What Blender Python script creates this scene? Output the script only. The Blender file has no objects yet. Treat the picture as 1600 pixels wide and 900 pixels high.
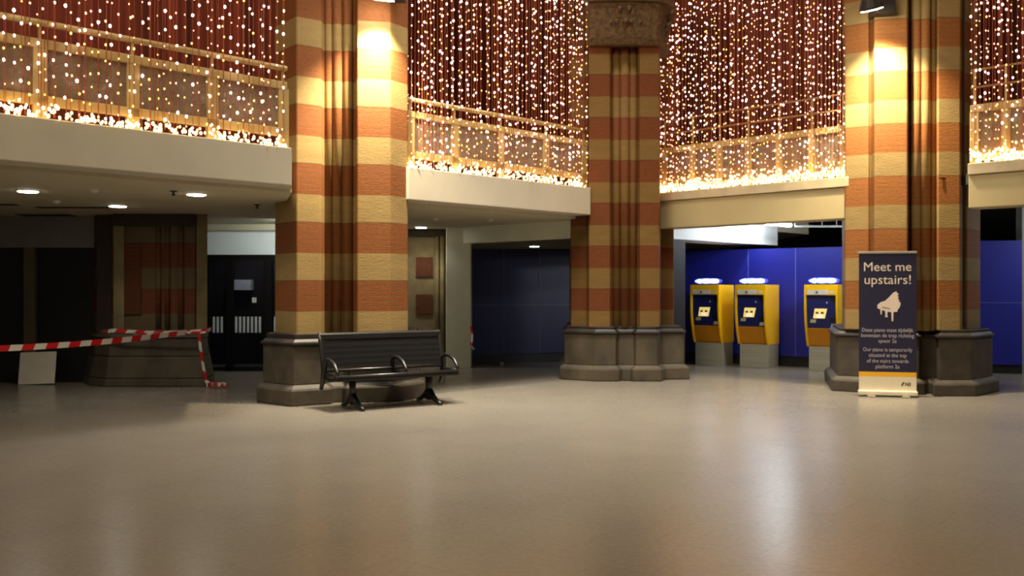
import bpy, bmesh, math, random
from mathutils import Vector, Matrix
random.seed(7)
F = 1475.0; CH = 1.5                      # focal length in pixels of a 1600 wide frame, camera height
S2 = math.sqrt(0.5)
scn = bpy.context.scene
COL = scn.collection

def K(px): return (px - 800.0) / F
def P(px, Y): return (K(px) * Y, Y)
def H(py, Y): return CH - (py - 450.0) * Y / F

# ------------------------------------------------------------------ materials
def new_mat(name):
    m = bpy.data.materials.new(name); m.use_nodes = True
    nt = m.node_tree
    b = nt.nodes.get('Principled BSDF')
    return m, nt, b
def lin(c):
    return tuple((x / 255 / 12.92 if x / 255 <= 0.04045 else ((x / 255 + 0.055) / 1.055) ** 2.4) for x in c) + (1,)
def simple(name, rgb, rough=0.6, metal=0.0, noise=0.12, nscale=6.0, spec=0.5, bump=0.0, stretch=(1, 1, 1)):
    m, nt, b = new_mat(name)
    tc = nt.nodes.new('ShaderNodeTexCoord'); mp = nt.nodes.new('ShaderNodeMapping')
    mp.inputs['Scale'].default_value = stretch
    nz = nt.nodes.new('ShaderNodeTexNoise'); nz.inputs['Scale'].default_value = nscale; nz.inputs['Detail'].default_value = 5
    rp = nt.nodes.new('ShaderNodeValToRGB')
    c = lin(rgb)
    rp.color_ramp.elements[0].position = 0.3; rp.color_ramp.elements[1].position = 0.7
    rp.color_ramp.elements[0].color = tuple(x * (1 - noise) for x in c[:3]) + (1,)
    rp.color_ramp.elements[1].color = tuple(min(1, x * (1 + noise)) for x in c[:3]) + (1,)
    nt.links.new(tc.outputs['Object'], mp.inputs['Vector']); nt.links.new(mp.outputs[0], nz.inputs['Vector'])
    nt.links.new(nz.outputs['Fac'], rp.inputs['Fac']); nt.links.new(rp.outputs['Color'], b.inputs['Base Color'])
    b.inputs['Roughness'].default_value = rough; b.inputs['Metallic'].default_value = metal
    b.inputs['Specular IOR Level'].default_value = spec
    if bump:
        bp = nt.nodes.new('ShaderNodeBump'); bp.inputs['Strength'].default_value = bump; bp.inputs['Distance'].default_value = 0.02
        nt.links.new(nz.outputs['Fac'], bp.inputs['Height']); nt.links.new(bp.outputs[0], b.inputs['Normal'])
    return m
def emis(name, rgb, strength, sample=None):
    m, nt, b = new_mat(name)
    c = lin(rgb)
    b.inputs['Base Color'].default_value = c
    b.inputs['Emission Color'].default_value = c
    b.inputs['Emission Strength'].default_value = strength
    if sample: m.cycles.emission_sampling = sample
    return m
def seethrough(name, rgb, clear, rough=0.5, tint=(255, 255, 255), noise=0.2):
    m = simple(name, rgb, rough, noise=noise)
    nt = m.node_tree; b = nt.nodes['Principled BSDF']; out = nt.nodes['Material Output']
    tr = nt.nodes.new('ShaderNodeBsdfTransparent'); tr.inputs['Color'].default_value = lin(tint)
    mx = nt.nodes.new('ShaderNodeMixShader'); mx.inputs[0].default_value = clear
    nt.links.new(b.outputs[0], mx.inputs[1]); nt.links.new(tr.outputs[0], mx.inputs[2]); nt.links.new(mx.outputs[0], out.inputs['Surface'])
    return m
def banded(name, phase, period, redfrac, cream, red, dark=1.0):
    """courses of red brick alternating with blocks of cream stone, by height"""
    m, nt, b = new_mat(name)
    N = nt.nodes.new; L = nt.links.new
    tc = N('ShaderNodeTexCoord'); sp = N('ShaderNodeSeparateXYZ'); L(tc.outputs['Object'], sp.inputs[0])
    def math_(op, a, v=None, w=None):
        n = N('ShaderNodeMath'); n.operation = op
        for i, q in enumerate((a, v, w)):
            if q is None: continue
            if isinstance(q, (int, float)): n.inputs[i].default_value = q
            else: L(q, n.inputs[i])
        return n.outputs[0]
    z = sp.outputs['Z']
    t = math_('DIVIDE', math_('SUBTRACT', z, phase), period)
    fr = math_('FRACT', t)
    isred = math_('LESS_THAN', fr, redfrac)
    # horizontal bed joints in the brick
    bj = math_('LESS_THAN', math_('FRACT', math_('DIVIDE', z, 0.066)), 0.2)
    # stone edges: dark line at both ends of a band
    e1 = math_('LESS_THAN', math_('ABSOLUTE', math_('SUBTRACT', fr, redfrac)), 0.012)
    nz = N('ShaderNodeTexNoise'); nz.inputs['Scale'].default_value = 3.0; nz.inputs['Detail'].default_value = 6; nz.inputs['Roughness'].default_value = 0.65
    mp = N('ShaderNodeMapping'); mp.inputs['Scale'].default_value = (1.0, 1.0, 3.5)
    L(tc.outputs['Object'], mp.inputs[0]); L(mp.outputs[0], nz.inputs['Vector'])
    n2 = N('ShaderNodeTexNoise'); n2.inputs['Scale'].default_value = 22.0; n2.inputs['Detail'].default_value = 3
    L(mp.outputs[0], n2.inputs['Vector'])
    def mix(fac, a, c):
        n = N('ShaderNodeMix'); n.data_type = 'RGBA'
        for s, q in ((0, fac), (6, a), (7, c)):
            if isinstance(q, (int, float)): n.inputs[s].default_value = q
            elif isinstance(q, tuple): n.inputs[s].default_value = q
            else: L(q, n.inputs[s])
        return n.outputs[2]
    def sc(c, f): return tuple(x * f for x in c[:3]) + (1,)
    cr, rd = lin(cream), lin(red)
    creamc = mix(nz.outputs['Fac'], sc(cr, 0.72 * dark), sc(cr, 1.25 * dark))
    redc = mix(n2.outputs['Fac'], sc(rd, 0.6 * dark), sc(rd, 1.4 * dark))
    redc = mix(math_('MULTIPLY', bj, 0.45), redc, sc(cr, 0.45 * dark))
    c = mix(isred, creamc, redc)
    c = mix(math_('MULTIPLY', e1, 0.4), c, sc(rd, 0.3))
    L(c, b.inputs['Base Color'])
    b.inputs['Roughness'].default_value = 0.75; b.inputs['Specular IOR Level'].default_value = 0.25
    bp = N('ShaderNodeBump'); bp.inputs['Strength'].default_value = 0.35; bp.inputs['Distance'].default_value = 0.01
    L(math_('ADD', math_('MULTIPLY', math_('MULTIPLY', bj, isred), -1.0), n2.outputs['Fac']), bp.inputs['Height']); L(bp.outputs[0], b.inputs['Normal'])
    return m
def floor_mat():
    m, nt, b = new_mat('floor_stone')
    N = nt.nodes.new; L = nt.links.new
    tc = N('ShaderNodeTexCoord'); mp = N('ShaderNodeMapping'); mp.inputs['Rotation'].default_value = (0, 0, math.radians(38))
    L(tc.outputs['Object'], mp.inputs[0])
    br = N('ShaderNodeTexBrick'); br.offset = 0.5
    br.inputs['Scale'].default_value = 1.0; br.inputs['Brick Width'].default_value = 0.62; br.inputs['Row Height'].default_value = 0.62
    br.inputs['Mortar Size'].default_value = 0.005; br.inputs['Mortar Smooth'].default_value = 0.3
    br.inputs['Color1'].default_value = lin((146, 137, 124)); br.inputs['Color2'].default_value = lin((144, 135, 122)); br.inputs['Mortar'].default_value = lin((139, 130, 117))
    L(mp.outputs[0], br.inputs['Vector'])
    nz = N('ShaderNodeTexNoise'); nz.inputs['Scale'].default_value = 1.3; nz.inputs['Detail'].default_value = 8
    L(tc.outputs['Object'], nz.inputs['Vector'])
    n2 = N('ShaderNodeTexNoise'); n2.inputs['Scale'].default_value = 26; n2.inputs['Detail'].default_value = 4
    L(tc.outputs['Object'], n2.inputs['Vector'])
    mx = N('ShaderNodeMix'); mx.data_type = 'RGBA'; mx.blend_type = 'MULTIPLY'; mx.inputs[0].default_value = 0.16
    L(br.outputs['Color'], mx.inputs[6]); L(nz.outputs['Fac'], mx.inputs[7])
    mx2 = N('ShaderNodeMix'); mx2.data_type = 'RGBA'; mx2.blend_type = 'MULTIPLY'; mx2.inputs[0].default_value = 0.32
    L(mx.outputs[2], mx2.inputs[6]); L(n2.outputs['Fac'], mx2.inputs[7])
    L(mx2.outputs[2], b.inputs['Base Color'])
    mr = N('ShaderNodeMapRange'); mr.inputs['To Min'].default_value = 0.25; mr.inputs['To Max'].default_value = 0.28
    L(nz.outputs['Fac'], mr.inputs['Value']); L(mr.outputs[0], b.inputs['Roughness'])
    b.inputs['Specular IOR Level'].default_value = 0.5
    # slight unevenness of the worn slabs
    n3 = N('ShaderNodeTexNoise'); n3.inputs['Scale'].default_value = 7.0; n3.inputs['Detail'].default_value = 3
    L(tc.outputs['Object'], n3.inputs['Vector'])
    ad = N('ShaderNodeMath'); ad.operation = 'MULTIPLY_ADD'; ad.inputs[1].default_value = -0.6; L(br.outputs['Fac'], ad.inputs[0]); L(n3.outputs['Fac'], ad.inputs[2])
    bp = N('ShaderNodeBump'); bp.inputs['Strength'].default_value = 0.06; bp.inputs['Distance'].default_value = 0.02
    L(ad.outputs[0], bp.inputs['Height']); L(bp.outputs[0], b.inputs['Normal'])
    return m
def drape_mat():
    m = simple('dark_red_drapes', (122, 48, 30), 0.8, noise=0.7, nscale=1.0, stretch=(9, 9, 0.12))
    return m
def mesh_panel_mat():
    m, nt, b = new_mat('perforated_steel')
    N = nt.nodes.new; L = nt.links.new
    tc = N('ShaderNodeTexCoord')
    vo = N('ShaderNodeTexVoronoi'); vo.inputs['Scale'].default_value = 55; vo.inputs['Randomness'].default_value = 0.0
    L(tc.outputs['Object'], vo.inputs['Vector'])
    lt = N('ShaderNodeMath'); lt.operation = 'LESS_THAN'; lt.inputs[1].default_value = 0.30; L(vo.outputs['Distance'], lt.inputs[0])
    tr = N('ShaderNodeBsdfTransparent'); mx = N('ShaderNodeMixShader')
    L(lt.outputs[0], mx.inputs[0]); L(b.outputs[0], mx.inputs[1]); L(tr.outputs[0], mx.inputs[2])
    L(mx.outputs[0], nt.nodes['Material Output'].inputs['Surface'])
    b.inputs['Base Color'].default_value = lin((20, 18, 17)); b.inputs['Roughness'].default_value = 0.8; b.inputs['Specular IOR Level'].default_value = 0.12
    return m

M = {}
M['floor'] = floor_mat()
M['cream'] = simple('cream_paint', (196, 186, 166), 0.6, noise=0.05, nscale=2)
M['cream_warm'] = simple('warm_cream_paint', (190, 172, 128), 0.6, noise=0.05, nscale=2)  # fascia cream with the yellow hall light mixed into its colour
M['ledge'] = simple('pale_ledge_plaster', (205, 185, 150), 0.6, noise=0.12, nscale=5)  # lighter cream stands in for light on the upper fascia
M['ceil'] = simple('grey_ceiling_panel', (190, 180, 152), 0.7, noise=0.05, nscale=1.5)
M['dark'] = simple('dark_void', (20, 20, 22), 0.8, noise=0.1)
M['darkceil'] = simple('dark_ceiling', (44, 46, 48), 0.8, noise=0.15)
M['white'] = simple('white_plaster', (232, 236, 236), 0.6, noise=0.04, nscale=2)
M['colw'] = simple('pale_column_paint', (232, 234, 212), 0.6, noise=0.06, nscale=2)
M['greyfascia'] = simple('grey_fascia', (120, 118, 112), 0.7, noise=0.06)
M['blackpanel'] = simple('black_shutter_and_shade', (8, 7, 9), 0.6, noise=0.15)
M['mullion'] = simple('brown_mullion', (92, 78, 60), 0.6)
M['blue'] = simple('blue_laminate', (20, 28, 132), 0.45, noise=0.08, nscale=1.5)
M['navy'] = simple('navy_laminate', (22, 25, 68), 0.5, noise=0.2, nscale=1.2)
M['seam'] = simple('panel_seam', (70, 74, 110), 0.5)
M['bseam'] = simple('bright_panel_seam', (80, 90, 170), 0.5)
M['kick'] = simple('black_skirting', (14, 13, 13), 0.5)
M['drape'] = drape_mat()
CR, RD = (150, 124, 78), (128, 74, 36)
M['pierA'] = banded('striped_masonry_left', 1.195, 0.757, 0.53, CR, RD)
M['pierB'] = banded('striped_masonry_middle', 1.127, 0.695, 0.52, (118, 90, 46), (108, 56, 24))  # darker tones stand in for the weaker light on the middle pillar
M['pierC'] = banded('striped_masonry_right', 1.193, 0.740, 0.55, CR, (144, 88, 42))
M['pierD'] = banded('striped_masonry_far', 1.10, 0.71, 0.54, (92, 78, 54), (98, 50, 28))  # dim light on the far pillar put into darker masonry tones
M['stonecream'] = simple('weathered_cream_stone', (118, 104, 70), 0.8, noise=0.25, nscale=3, bump=0.2)  # tone lowered to carry the dim light on the quoins
M['brickred'] = banded('red_brickwork', -20.0, 50.0, 0.9, (90, 64, 40), (86, 46, 24))
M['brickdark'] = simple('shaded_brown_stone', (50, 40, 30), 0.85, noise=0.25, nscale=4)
M['stone'] = simple('dark_grey_stone', (70, 61, 49), 0.6, noise=0.3, nscale=5, bump=0.25)
M['stoneB'] = simple('grey_base_stone', (76, 66, 50), 0.7, noise=0.4, nscale=3.5, bump=0.3, stretch=(1, 1, 0.6))
M['stonedk'] = simple('dark_stone_moulding', (44, 37, 32), 0.5, noise=0.3, nscale=5)
M['carved'] = simple('carved_brown_stone', (88, 64, 32), 0.8, noise=0.5, nscale=16, bump=1.0)
M['rail'] = simple('glow_tinted_cream_paint', (186, 160, 104), 0.45, noise=0.08)  # warm glow of the string lights mixed into the cream
M['railthin'] = simple('thin_bronze_rail', (150, 110, 66), 0.5)
M['hazeglass'] = seethrough('hazy_glass', (150, 134, 112), 0.45, 0.3)
M['wire'] = simple('copper_wire', (150, 74, 44), 0.6, noise=0.3)
M['bulb1'] = emis('bulb_bright', (255, 216, 200), 9.0)
M['bulb2'] = emis('bulb_medium', (255, 190, 160), 2.6)
M['bulb3'] = emis('bulb_gold', (255, 196, 100), 4.0)
M['bulb4'] = emis('bulb_heap', (255, 216, 140), 8.0)
M['iron'] = simple('black_cast_iron', (20, 18, 17), 0.35, noise=0.2, spec=0.6)
M['ironseat'] = simple('dark_enamel_steel', (22, 20, 18), 0.4, noise=0.2, spec=0.35)
M['perf'] = mesh_panel_mat()
M['yellow'] = simple('yellow_enamel', (246, 190, 8), 0.35, noise=0.03)
M['yellowd'] = simple('yellow_enamel_dim_front', (214, 140, 4), 0.4, noise=0.04)  # darker copy of the yellow for fronts the tube lamp leaves dim
M['machinedark'] = simple('dark_blue_fascia', (22, 32, 92), 0.35, noise=0.1)
M['labelw'] = simple('pale_label_strip', (205, 200, 190), 0.5)
M['icon'] = simple('dark_print', (50, 46, 50), 0.5)
M['screen'] = emis('lit_screen', (236, 206, 120), 0.75)
M['screenw'] = emis('lit_screen_white', (240, 225, 200), 0.8)
M['screenb'] = emis('dark_screen_buttons', (60, 58, 50), 0.2)
M['keypad'] = simple('pale_keypad', (200, 190, 140), 0.4)
M['steel'] = simple('brushed_steel', (176, 172, 150), 0.4, metal=0.35, noise=0.15, nscale=4, stretch=(0.4, 0.4, 14))
M['signw'] = emis('sign_glow_white', (225, 232, 255), 7.0)
M['signb'] = emis('sign_glow_blue', (60, 80, 220), 0.7)
M['signc'] = emis('sign_glow_cyan', (70, 190, 210), 1.5)
M['bannernavy'] = simple('navy_banner_print', (28, 25, 52), 0.55, noise=0.04)
M['bannerink'] = simple('pale_banner_ink', (226, 206, 186), 0.6, noise=0.02)
M['bannersmall'] = simple('small_banner_ink', (176, 164, 168), 0.6, noise=0.02)
M['banneryel'] = simple('yellow_banner_strip', (236, 172, 30), 0.55, noise=0.02)
M['bannerwht'] = simple('white_banner_strip', (222, 208, 178), 0.55, noise=0.02)
M['alu'] = simple('aluminium', (190, 180, 165), 0.35, metal=0.6)
M['tapered'] = simple('red_tape', (206, 26, 28), 0.4, noise=0.05)
M['tapewhite'] = simple('white_tape', (226, 218, 204), 0.4, noise=0.05)
M['board'] = simple('white_board', (232, 226, 208), 0.6, noise=0.05)
M['downlight'] = emis('downlight_lens', (255, 244, 226), 40.0)
M['trimring'] = simple('white_ring', (215, 210, 198), 0.4)
M['slot'] = simple('dark_slot', (34, 28, 20), 0.8)
M['flood'] = emis('floodlight_lens', (255, 248, 225), 60.0)
M['floodbody'] = simple('floodlight_body', (40, 34, 28), 0.5)
M['tube'] = emis('fluorescent_tube', (235, 246, 255), 80.0)
M['lampw'] = simple('lamp_housing', (215, 220, 222), 0.4)
M['tray'] = simple('grey_cable_tray', (120, 122, 122), 0.5, metal=0.3)
M['doorframe'] = simple('black_door_frame', (16, 16, 17), 0.35)
M['doorglass'] = seethrough('dark_door_glass', (16, 16, 20), 0.55, 0.08, (210, 210, 215))
M['stripe'] = simple('pale_glass_marking', (226, 226, 226), 0.5)
M['paper'] = simple('white_paper', (225, 222, 216), 0.6)
M['yellowtag'] = emis('yellow_lit_button', (240, 180, 20), 0.6)

# ------------------------------------------------------------------ mesh helpers
class MB:
    def __init__(s): s.bm = bmesh.new(); s.mi = 0
    def face(s, vs, mi=None):
        try:
            f = s.bm.faces.new(vs); f.material_index = s.mi if mi is None else mi; return f
        except ValueError: return None
    def box(s, x0, x1, y0, y1, z0, z1, mat=None):
        pts = [(x0,y0,z0),(x1,y0,z0),(x1,y1,z0),(x0,y1,z0),(x0,y0,z1),(x1,y0,z1),(x1,y1,z1),(x0,y1,z1)]
        if mat is not None: pts = [mat @ Vector(p) for p in pts]
        v = [s.bm.verts.new(p) for p in pts]
        for q in ((0,3,2,1),(4,5,6,7),(0,1,5,4),(1,2,6,5),(2,3,7,6),(3,0,4,7)): s.face([v[i] for i in q])
        return s
    def prism(s, poly, z0, z1, poly2=None):
        b = [s.bm.verts.new((x, y, z0)) for x, y in poly]
        t = [s.bm.verts.new((x, y, z1)) for x, y in (poly2 or poly)]
        n = len(poly)
        for i in range(n): s.face([b[i], b[(i+1) % n], t[(i+1) % n], t[i]])
        s.face(b[::-1]); s.face(t)
        return s
    def extr(s, pts3, vec):
        a = [s.bm.verts.new(p) for p in pts3]; v = Vector(vec)
        b = [s.bm.verts.new(Vector(p) + v) for p in pts3]
        n = len(a)
        for i in range(n): s.face([a[i], a[(i+1) % n], b[(i+1) % n], b[i]])
        s.face(a[::-1]); s.face(b)
        return s
    def beam(s, a, b, w, h, up=(0, 0, 1)):
        """rectangular bar from a to b, w across, h along up"""
        a, b = Vector(a), Vector(b); d = (b - a).normalized(); up = Vector(up)
        sd = d.cross(up)
        if sd.length < 1e-4: sd = d.cross(Vector((1, 0, 0)))
        sd.normalize(); u = sd.cross(d).normalized()
        q = [a + sd*(w/2*i) + u*(h/2*j) for i, j in ((-1,-1),(1,-1),(1,1),(-1,1))]
        return s.extr(q, b - a)
    def tube(s, pts, r, n=8, closed=False):
        pts = [Vector(p) for p in pts]; rr = r if isinstance(r, (list, tuple)) else [r]*len(pts)
        rings = []; up = Vector((0.13, 0.21, 1)).normalized()
        for i, p in enumerate(pts):
            if closed: d = pts[(i+1) % len(pts)] - pts[i-1]
            else: d = pts[min(i+1, len(pts)-1)] - pts[max(i-1, 0)]
            d.normalize(); a = d.cross(up)
            if a.length < 1e-3: a = d.cross(Vector((1, 0, 0)))
            a.normalize(); b = d.cross(a)
            rings.append([s.bm.verts.new(p + (a*math.cos(2*math.pi*k/n) + b*math.sin(2*math.pi*k/n))*rr[i]) for k in range(n)])
        m = len(rings)
        for i in range(m if closed else m-1):
            A, B = rings[i], rings[(i+1) % m]
            for k in range(n): s.face([A[k], A[(k+1) % n], B[(k+1) % n], B[k]])
        if not closed: s.face(rings[0][::-1]); s.face(rings[-1])
        return s
    def lathe(s, prof, c=(0, 0), n=20):
        rings = [[s.bm.verts.new((c[0] + r*math.cos(2*math.pi*k/n), c[1] + r*math.sin(2*math.pi*k/n), z)) for k in range(n)] for r, z in prof]
        for A, B in zip(rings, rings[1:]):
            for k in range(n): s.face([A[k], A[(k+1) % n], B[(k+1) % n], B[k]])
        s.face(rings[0][::-1]); s.face(rings[-1])
        return s
    def xf(s, mat):
        s.bm.transform(mat); return s
    def build(s, name, mats, parent=None, bevel=0, smooth=False, world=True):
        """world=True: verts are world coordinates, moved under an unrotated parent"""
        bmesh.ops.recalc_face_normals(s.bm, faces=s.bm.faces)
        if parent is not None and world:
            s.bm.transform(Matrix.Translation(-origin(parent)))
        me = bpy.data.meshes.new(name); s.bm.to_mesh(me); s.bm.free()
        for m in (mats if isinstance(mats, (list, tuple)) else [mats]): me.materials.append(m)
        if smooth:
            for p in me.polygons: p.use_smooth = True
        o = bpy.data.objects.new(name, me); COL.objects.link(o)
        if parent is not None: o.parent = parent
        if bevel:
            bv = o.modifiers.new('bevel', 'BEVEL'); bv.width = bevel; bv.segments = 2; bv.limit_method = 'ANGLE'; bv.angle_limit = math.radians(40)
        return o
def origin(o):
    v = Vector(o.location)
    while o.parent is not None:
        o = o.parent; v += Vector(o.location)
    return v
def thing(name, label, cat, loc=(0, 0, 0), rz=0, group=None):
    o = bpy.data.objects.new(name, None); COL.objects.link(o)
    o.location = loc; o.rotation_euler = (0, 0, rz); o.empty_display_size = 0.1
    o['label'] = label; o['category'] = cat
    if group: o['group'] = group
    return o
def tag(o, label, cat, group=None, kind=None):
    o['label'] = label; o['category'] = cat
    if group: o['group'] = group
    if kind: o['kind'] = kind
    return o
STRUCT_CAT = dict(floor='floor', ceiling='ceiling', wall='wall', trim='trim', baseboard='baseboard', door='door', window='window')
def struct(o, label):
    o['kind'] = 'structure'; o['label'] = label; o['category'] = STRUCT_CAT[o.name.split('_')[0].split('.')[0]]
    return o
def copy_tree(o, parent=None):
    c = o.copy(); COL.objects.link(c)
    if parent is not None: c.parent = parent
    for ch in list(o.children): copy_tree(ch, c)
    return c
def offset(poly, d):
    """mitred outward offset of a polygon"""
    n = len(poly); A = sum(poly[i][0]*poly[(i+1) % n][1] - poly[(i+1) % n][0]*poly[i][1] for i in range(n))
    sg = 1 if A > 0 else -1; out = []
    for i in range(n):
        p0, p1, p2 = Vector(poly[i-1]), Vector(poly[i]), Vector(poly[(i+1) % n])
        a, b = (p1 - p0).normalized(), (p2 - p1).normalized()
        na, nb = Vector((a.y, -a.x))*sg, Vector((b.y, -b.x))*sg
        m = na + nb
        m = m / max(0.35, m.dot(na)) if m.length > 1e-4 else na
        q = p1 + m*d; out.append((q.x, q.y))
    return out

# ------------------------------------------------------------------ the setting
fl = MB().box(-26, 26, -10, 30, -0.2, 0).build('floor', M['floor']); struct(fl, 'worn beige stone floor of the station hall')

CA1, CA2, SB3, SB4 = 13.45, 13.99, 18.60, 18.26       # the balcony fronts: Y = X + c (left wing), X + Y = s (right wing)
def onA(px, c): Y = c / (1 - K(px)); return Vector((Y - c, Y, 0))
def onB(px, s): Y = s / (1 + K(px)); return Vector((s - Y, Y, 0))
BKA, BKB = Vector((-S2, S2, 0)), Vector((S2, S2, 0))
bays = [(onA(-190, CA1), onA(456, CA1), BKA, 2.68), (onA(637.5, CA2), onA(923, CA2), BKA, 2.68),
        (onB(1026, SB3), onB(1327, SB3), BKB, 2.51), (onB(1513, SB4), onB(1760, SB4), BKB, 2.54)]
TOP = 3.12
names = ['far left balcony', 'balcony between the left and middle pillars', 'balcony over the ticket machines', 'balcony at the right edge']
for i, (a, b, bk, hb) in enumerate(bays):
    q = [a, b, b + bk*0.34, a + bk*0.34]
    if i == 0: q[2] = onA(456, CA1 + 0.34/S2)
    top = TOP if i < 2 else 2.97
    o = MB().prism([(v.x, v.y) for v in q], hb, top).build('trim_%d' % (i+1), M['cream' if i < 2 else 'cream_warm'], bevel=0.012)
    struct(o, 'plain cream fascia beam of the ' + names[i])
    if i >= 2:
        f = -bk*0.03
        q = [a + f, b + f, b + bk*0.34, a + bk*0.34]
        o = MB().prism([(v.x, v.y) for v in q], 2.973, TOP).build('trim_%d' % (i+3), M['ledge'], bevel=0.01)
        struct(o, 'pale cap strip coloured as the lit upper fascia of the ' + names[i])
# ceilings and floor slabs under the balconies
def xy(v): return (v.x, v.y)
a1, b1 = bays[0][0] + BKA*0.345, onA(456, CA1 + 0.345/S2)
a2, b2 = bays[1][0] + BKA*0.345, bays[1][1] + BKA*0.345
polyA = [xy(a1), xy(b1), (-2.98, 12.45), (-2.0, 12.75), xy(a2), xy(b2), (1.3, 16.2), (2.3, 16.4), (2.7, 16.45), (6.3, 20.05), (6.3, 28), (-20, 28), (-20, 8)]
o = MB().prism(polyA, 2.64, 3.10).build('ceiling', M['ceil']); struct(o, 'low grey ceiling under the left balconies')
a3, b3 = bays[2][0] + BKB*0.345, bays[2][1] + BKB*0.345
a4, b4 = bays[3][0] + BKB*0.345, bays[3][1] + BKB*0.345
polyB = [xy(a3), xy(b3), (5.6, 13.9), (6.5, 13.7), xy(a4), xy(b4), (14, 10), (20, 14), (20, 28), (6.32, 28), (6.32, 20.05), (2.75, 16.46)]
o = MB().prism(polyB, 2.95, 3.10).build('ceiling.001', M['darkceil']); struct(o, 'dark ceiling above the ticket machines')
# walls of the upper storey
o = MB().prism([(-16, 3.0), (2.4, 21.4), (2.2, 21.7), (-16.2, 3.3)], 3.11, 9.5).build('wall_upper_left', M['drape']); struct(o, 'dark red drapes behind the left balconies')
o = MB().prism([(2.4, 21.4), (18, 5.8), (18.3, 6.0), (2.45, 21.8)], 3.11, 9.5).build('wall_upper_right', M['drape']); struct(o, 'dark red drapes behind the right balconies')
# back walls at ground level
o = MB().box(-20, 20, 27.6, 27.9, 0.0, 2.94).build('wall_back', M['dark']); struct(o, 'dark back wall beyond the hall')
# left shopfront
YL = 14.95
xl0, xl1 = K(-260)*YL, K(160)*YL
o = MB().box(xl0, xl1 + 0.1, YL, YL + 0.25, 2.14, 2.64).build('trim_7', M['greyfascia']); struct(o, 'grey bulkhead over the black shutters at far left')
o = MB().box(xl0, xl1 + 0.1, YL + 0.06, YL + 0.2, 0, 2.14).build('wall_left', M['blackpanel']); struct(o, 'black shutters at far left')
o = MB().box(K(38)*YL, K(55)*YL, YL - 0.02, YL + 0.06, 0.001, 2.14).build('trim_8', M['mullion']); struct(o, 'brown upright between the black shutters')
# door wall
YD = 17.0
o = MB().box(K(270)*YD, K(470)*YD, YD, YD + 0.3, 2.1, 2.64).build('trim_9', M['white']); struct(o, 'white bulkhead over the glass doors')
o = MB().box(K(250)*YD, K(470)*YD, YD - 0.25, YD, 2.52, 2.64).build('trim_10', M['ceil'], bevel=0.02); struct(o, 'shallow ceiling step in front of the glass doors')
o = MB().box(K(320)*18.6, K(470)*18.6, 18.6, 18.8, 0, 2.63).build('wall_door_lobby', M['dark']); struct(o, 'dark wall behind the glass doors')
o = MB().box(K(363)*18.4, K(392)*18.4, 18.4, 18.59, 1.46, 1.66).build('trim_11', M['white']); struct(o, 'pale block standing in for the bright blob seen in the glass doors')  # block added to give the white blob of light in the glass
door = thing('door_1', 'dark glazed double door behind the left pillar', 'door', (K(380)*YD, YD, 0)); door['kind'] = 'structure'
d = MB()
x0, x1 = K(318)*YD, K(446)*YD
d.box(x0, x1, YD + .02, YD + .12, 2.0, 2.1)
for pa, pb in ((318, 328), (352, 363), (411, 424)): d.box(K(pa)*YD, K(pb)*YD, YD + .02, YD + .12, 0.001, 2.0)
d.box(x0, x1, YD + .02, YD + .12, 0.001, 0.07)
d.build('door_frame', M['doorframe'], door)
for pa, pb in ((328, 352), (363, 411), (424, 446)):
    g = MB().box(K(pa)*YD, K(pb)*YD, YD + .06, YD + .075, 0.07, 2.0).build('door_leaf', M['doorglass'], door)
    mk = MB(); p = pa + 3
    while p < pb - 3:
        mk.box(K(p)*YD, K(p + 3.4)*YD, YD + .05, YD + .058, H(520, YD), H(495, YD)); p += 6.2
    mk.build('glass_marking', M['stripe'], g)
# white column and the header it carries
YC = 17.7
colx0, colx1 = K(697)*YC, K(735.5)*YC
o = MB().box(colx0, colx1, YC, YC + 0.5, 0, 2.639).build('trim_12', M['colw'], bevel=0.01); struct(o, 'plain white column beside the blue hoarding')
hd = [(colx1 - 0.16, YC + 0.02), (1.05, 15.85), (1.2, 16.0), (colx1, YC + 0.2)]
o = MB().prism(hd, 2.34, 2.639).build('trim_13', M['colw']); struct(o, 'white lintel from the white column to the middle pillar')
# navy hoarding
def panel_wall(name, label, a, b, z0, z1, mat, seams, seammat, zseam, kickname, kicklabel, thick=0.1):
    a, b = Vector((*a, 0)), Vector((*b, 0)); d = (b - a).normalized(); n = Vector((-d.y, d.x, 0))   # n points away from the camera
    q = [a, b, b + n*thick, a + n*thick]
    o = MB().prism([xy(v) for v in q], z0, z1).build(name, mat); struct(o, label)
    m = MB()
    for t in seams:
        c = a + (b - a)*t
        m.extr([c - d*.008 - n*.004 + Vector((0, 0, z0)), c + d*.008 - n*.004 + Vector((0, 0, z0)), c + d*.008 + n*.002 + Vector((0, 0, z0)), c - d*.008 + n*.002 + Vector((0, 0, z0))], (0, 0, z1 - z0))
    if zseam: m.beam(a - n*.001 + Vector((0, 0, zseam)), b - n*.001 + Vector((0, 0, zseam)), .006, .012)
    m.build('panel_seam', seammat, o)
    q = [a + n*.03, b + n*.03, b + n*(thick - .01), a + n*(thick - .01)]
    k = MB().prism([xy(v) for v in q], 0.001, z0).build(kickname, M['kick']); struct(k, kicklabel)
    return o
def tpar(px, a, b):
    k = K(px); # point on a-b seen at px
    return (k*a[1] - a[0]) / ((b[0] - a[0]) - k*(b[1] - a[1]))
na, nb = (K(722)*18.25, 18.25), (K(935)*19.5, 19.5)
panel_wall('wall_navy_hoarding', 'dark navy hoarding between white column and middle pillar', na, nb, 0.19, 2.26, M['navy'], [tpar(787, na, nb), tpar(843, na, nb)], M['seam'], 1.16, 'baseboard_navy_hoarding', 'black skirting under the navy hoarding')
TH = math.radians(36)
dB = Vector((math.cos(TH), -math.sin(TH), 0)); nB = Vector((math.sin(TH), math.cos(TH), 0))
M1 = Vector((K(1078)*18.35, 18.35, 0))                    # front left corner of the first machine
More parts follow.
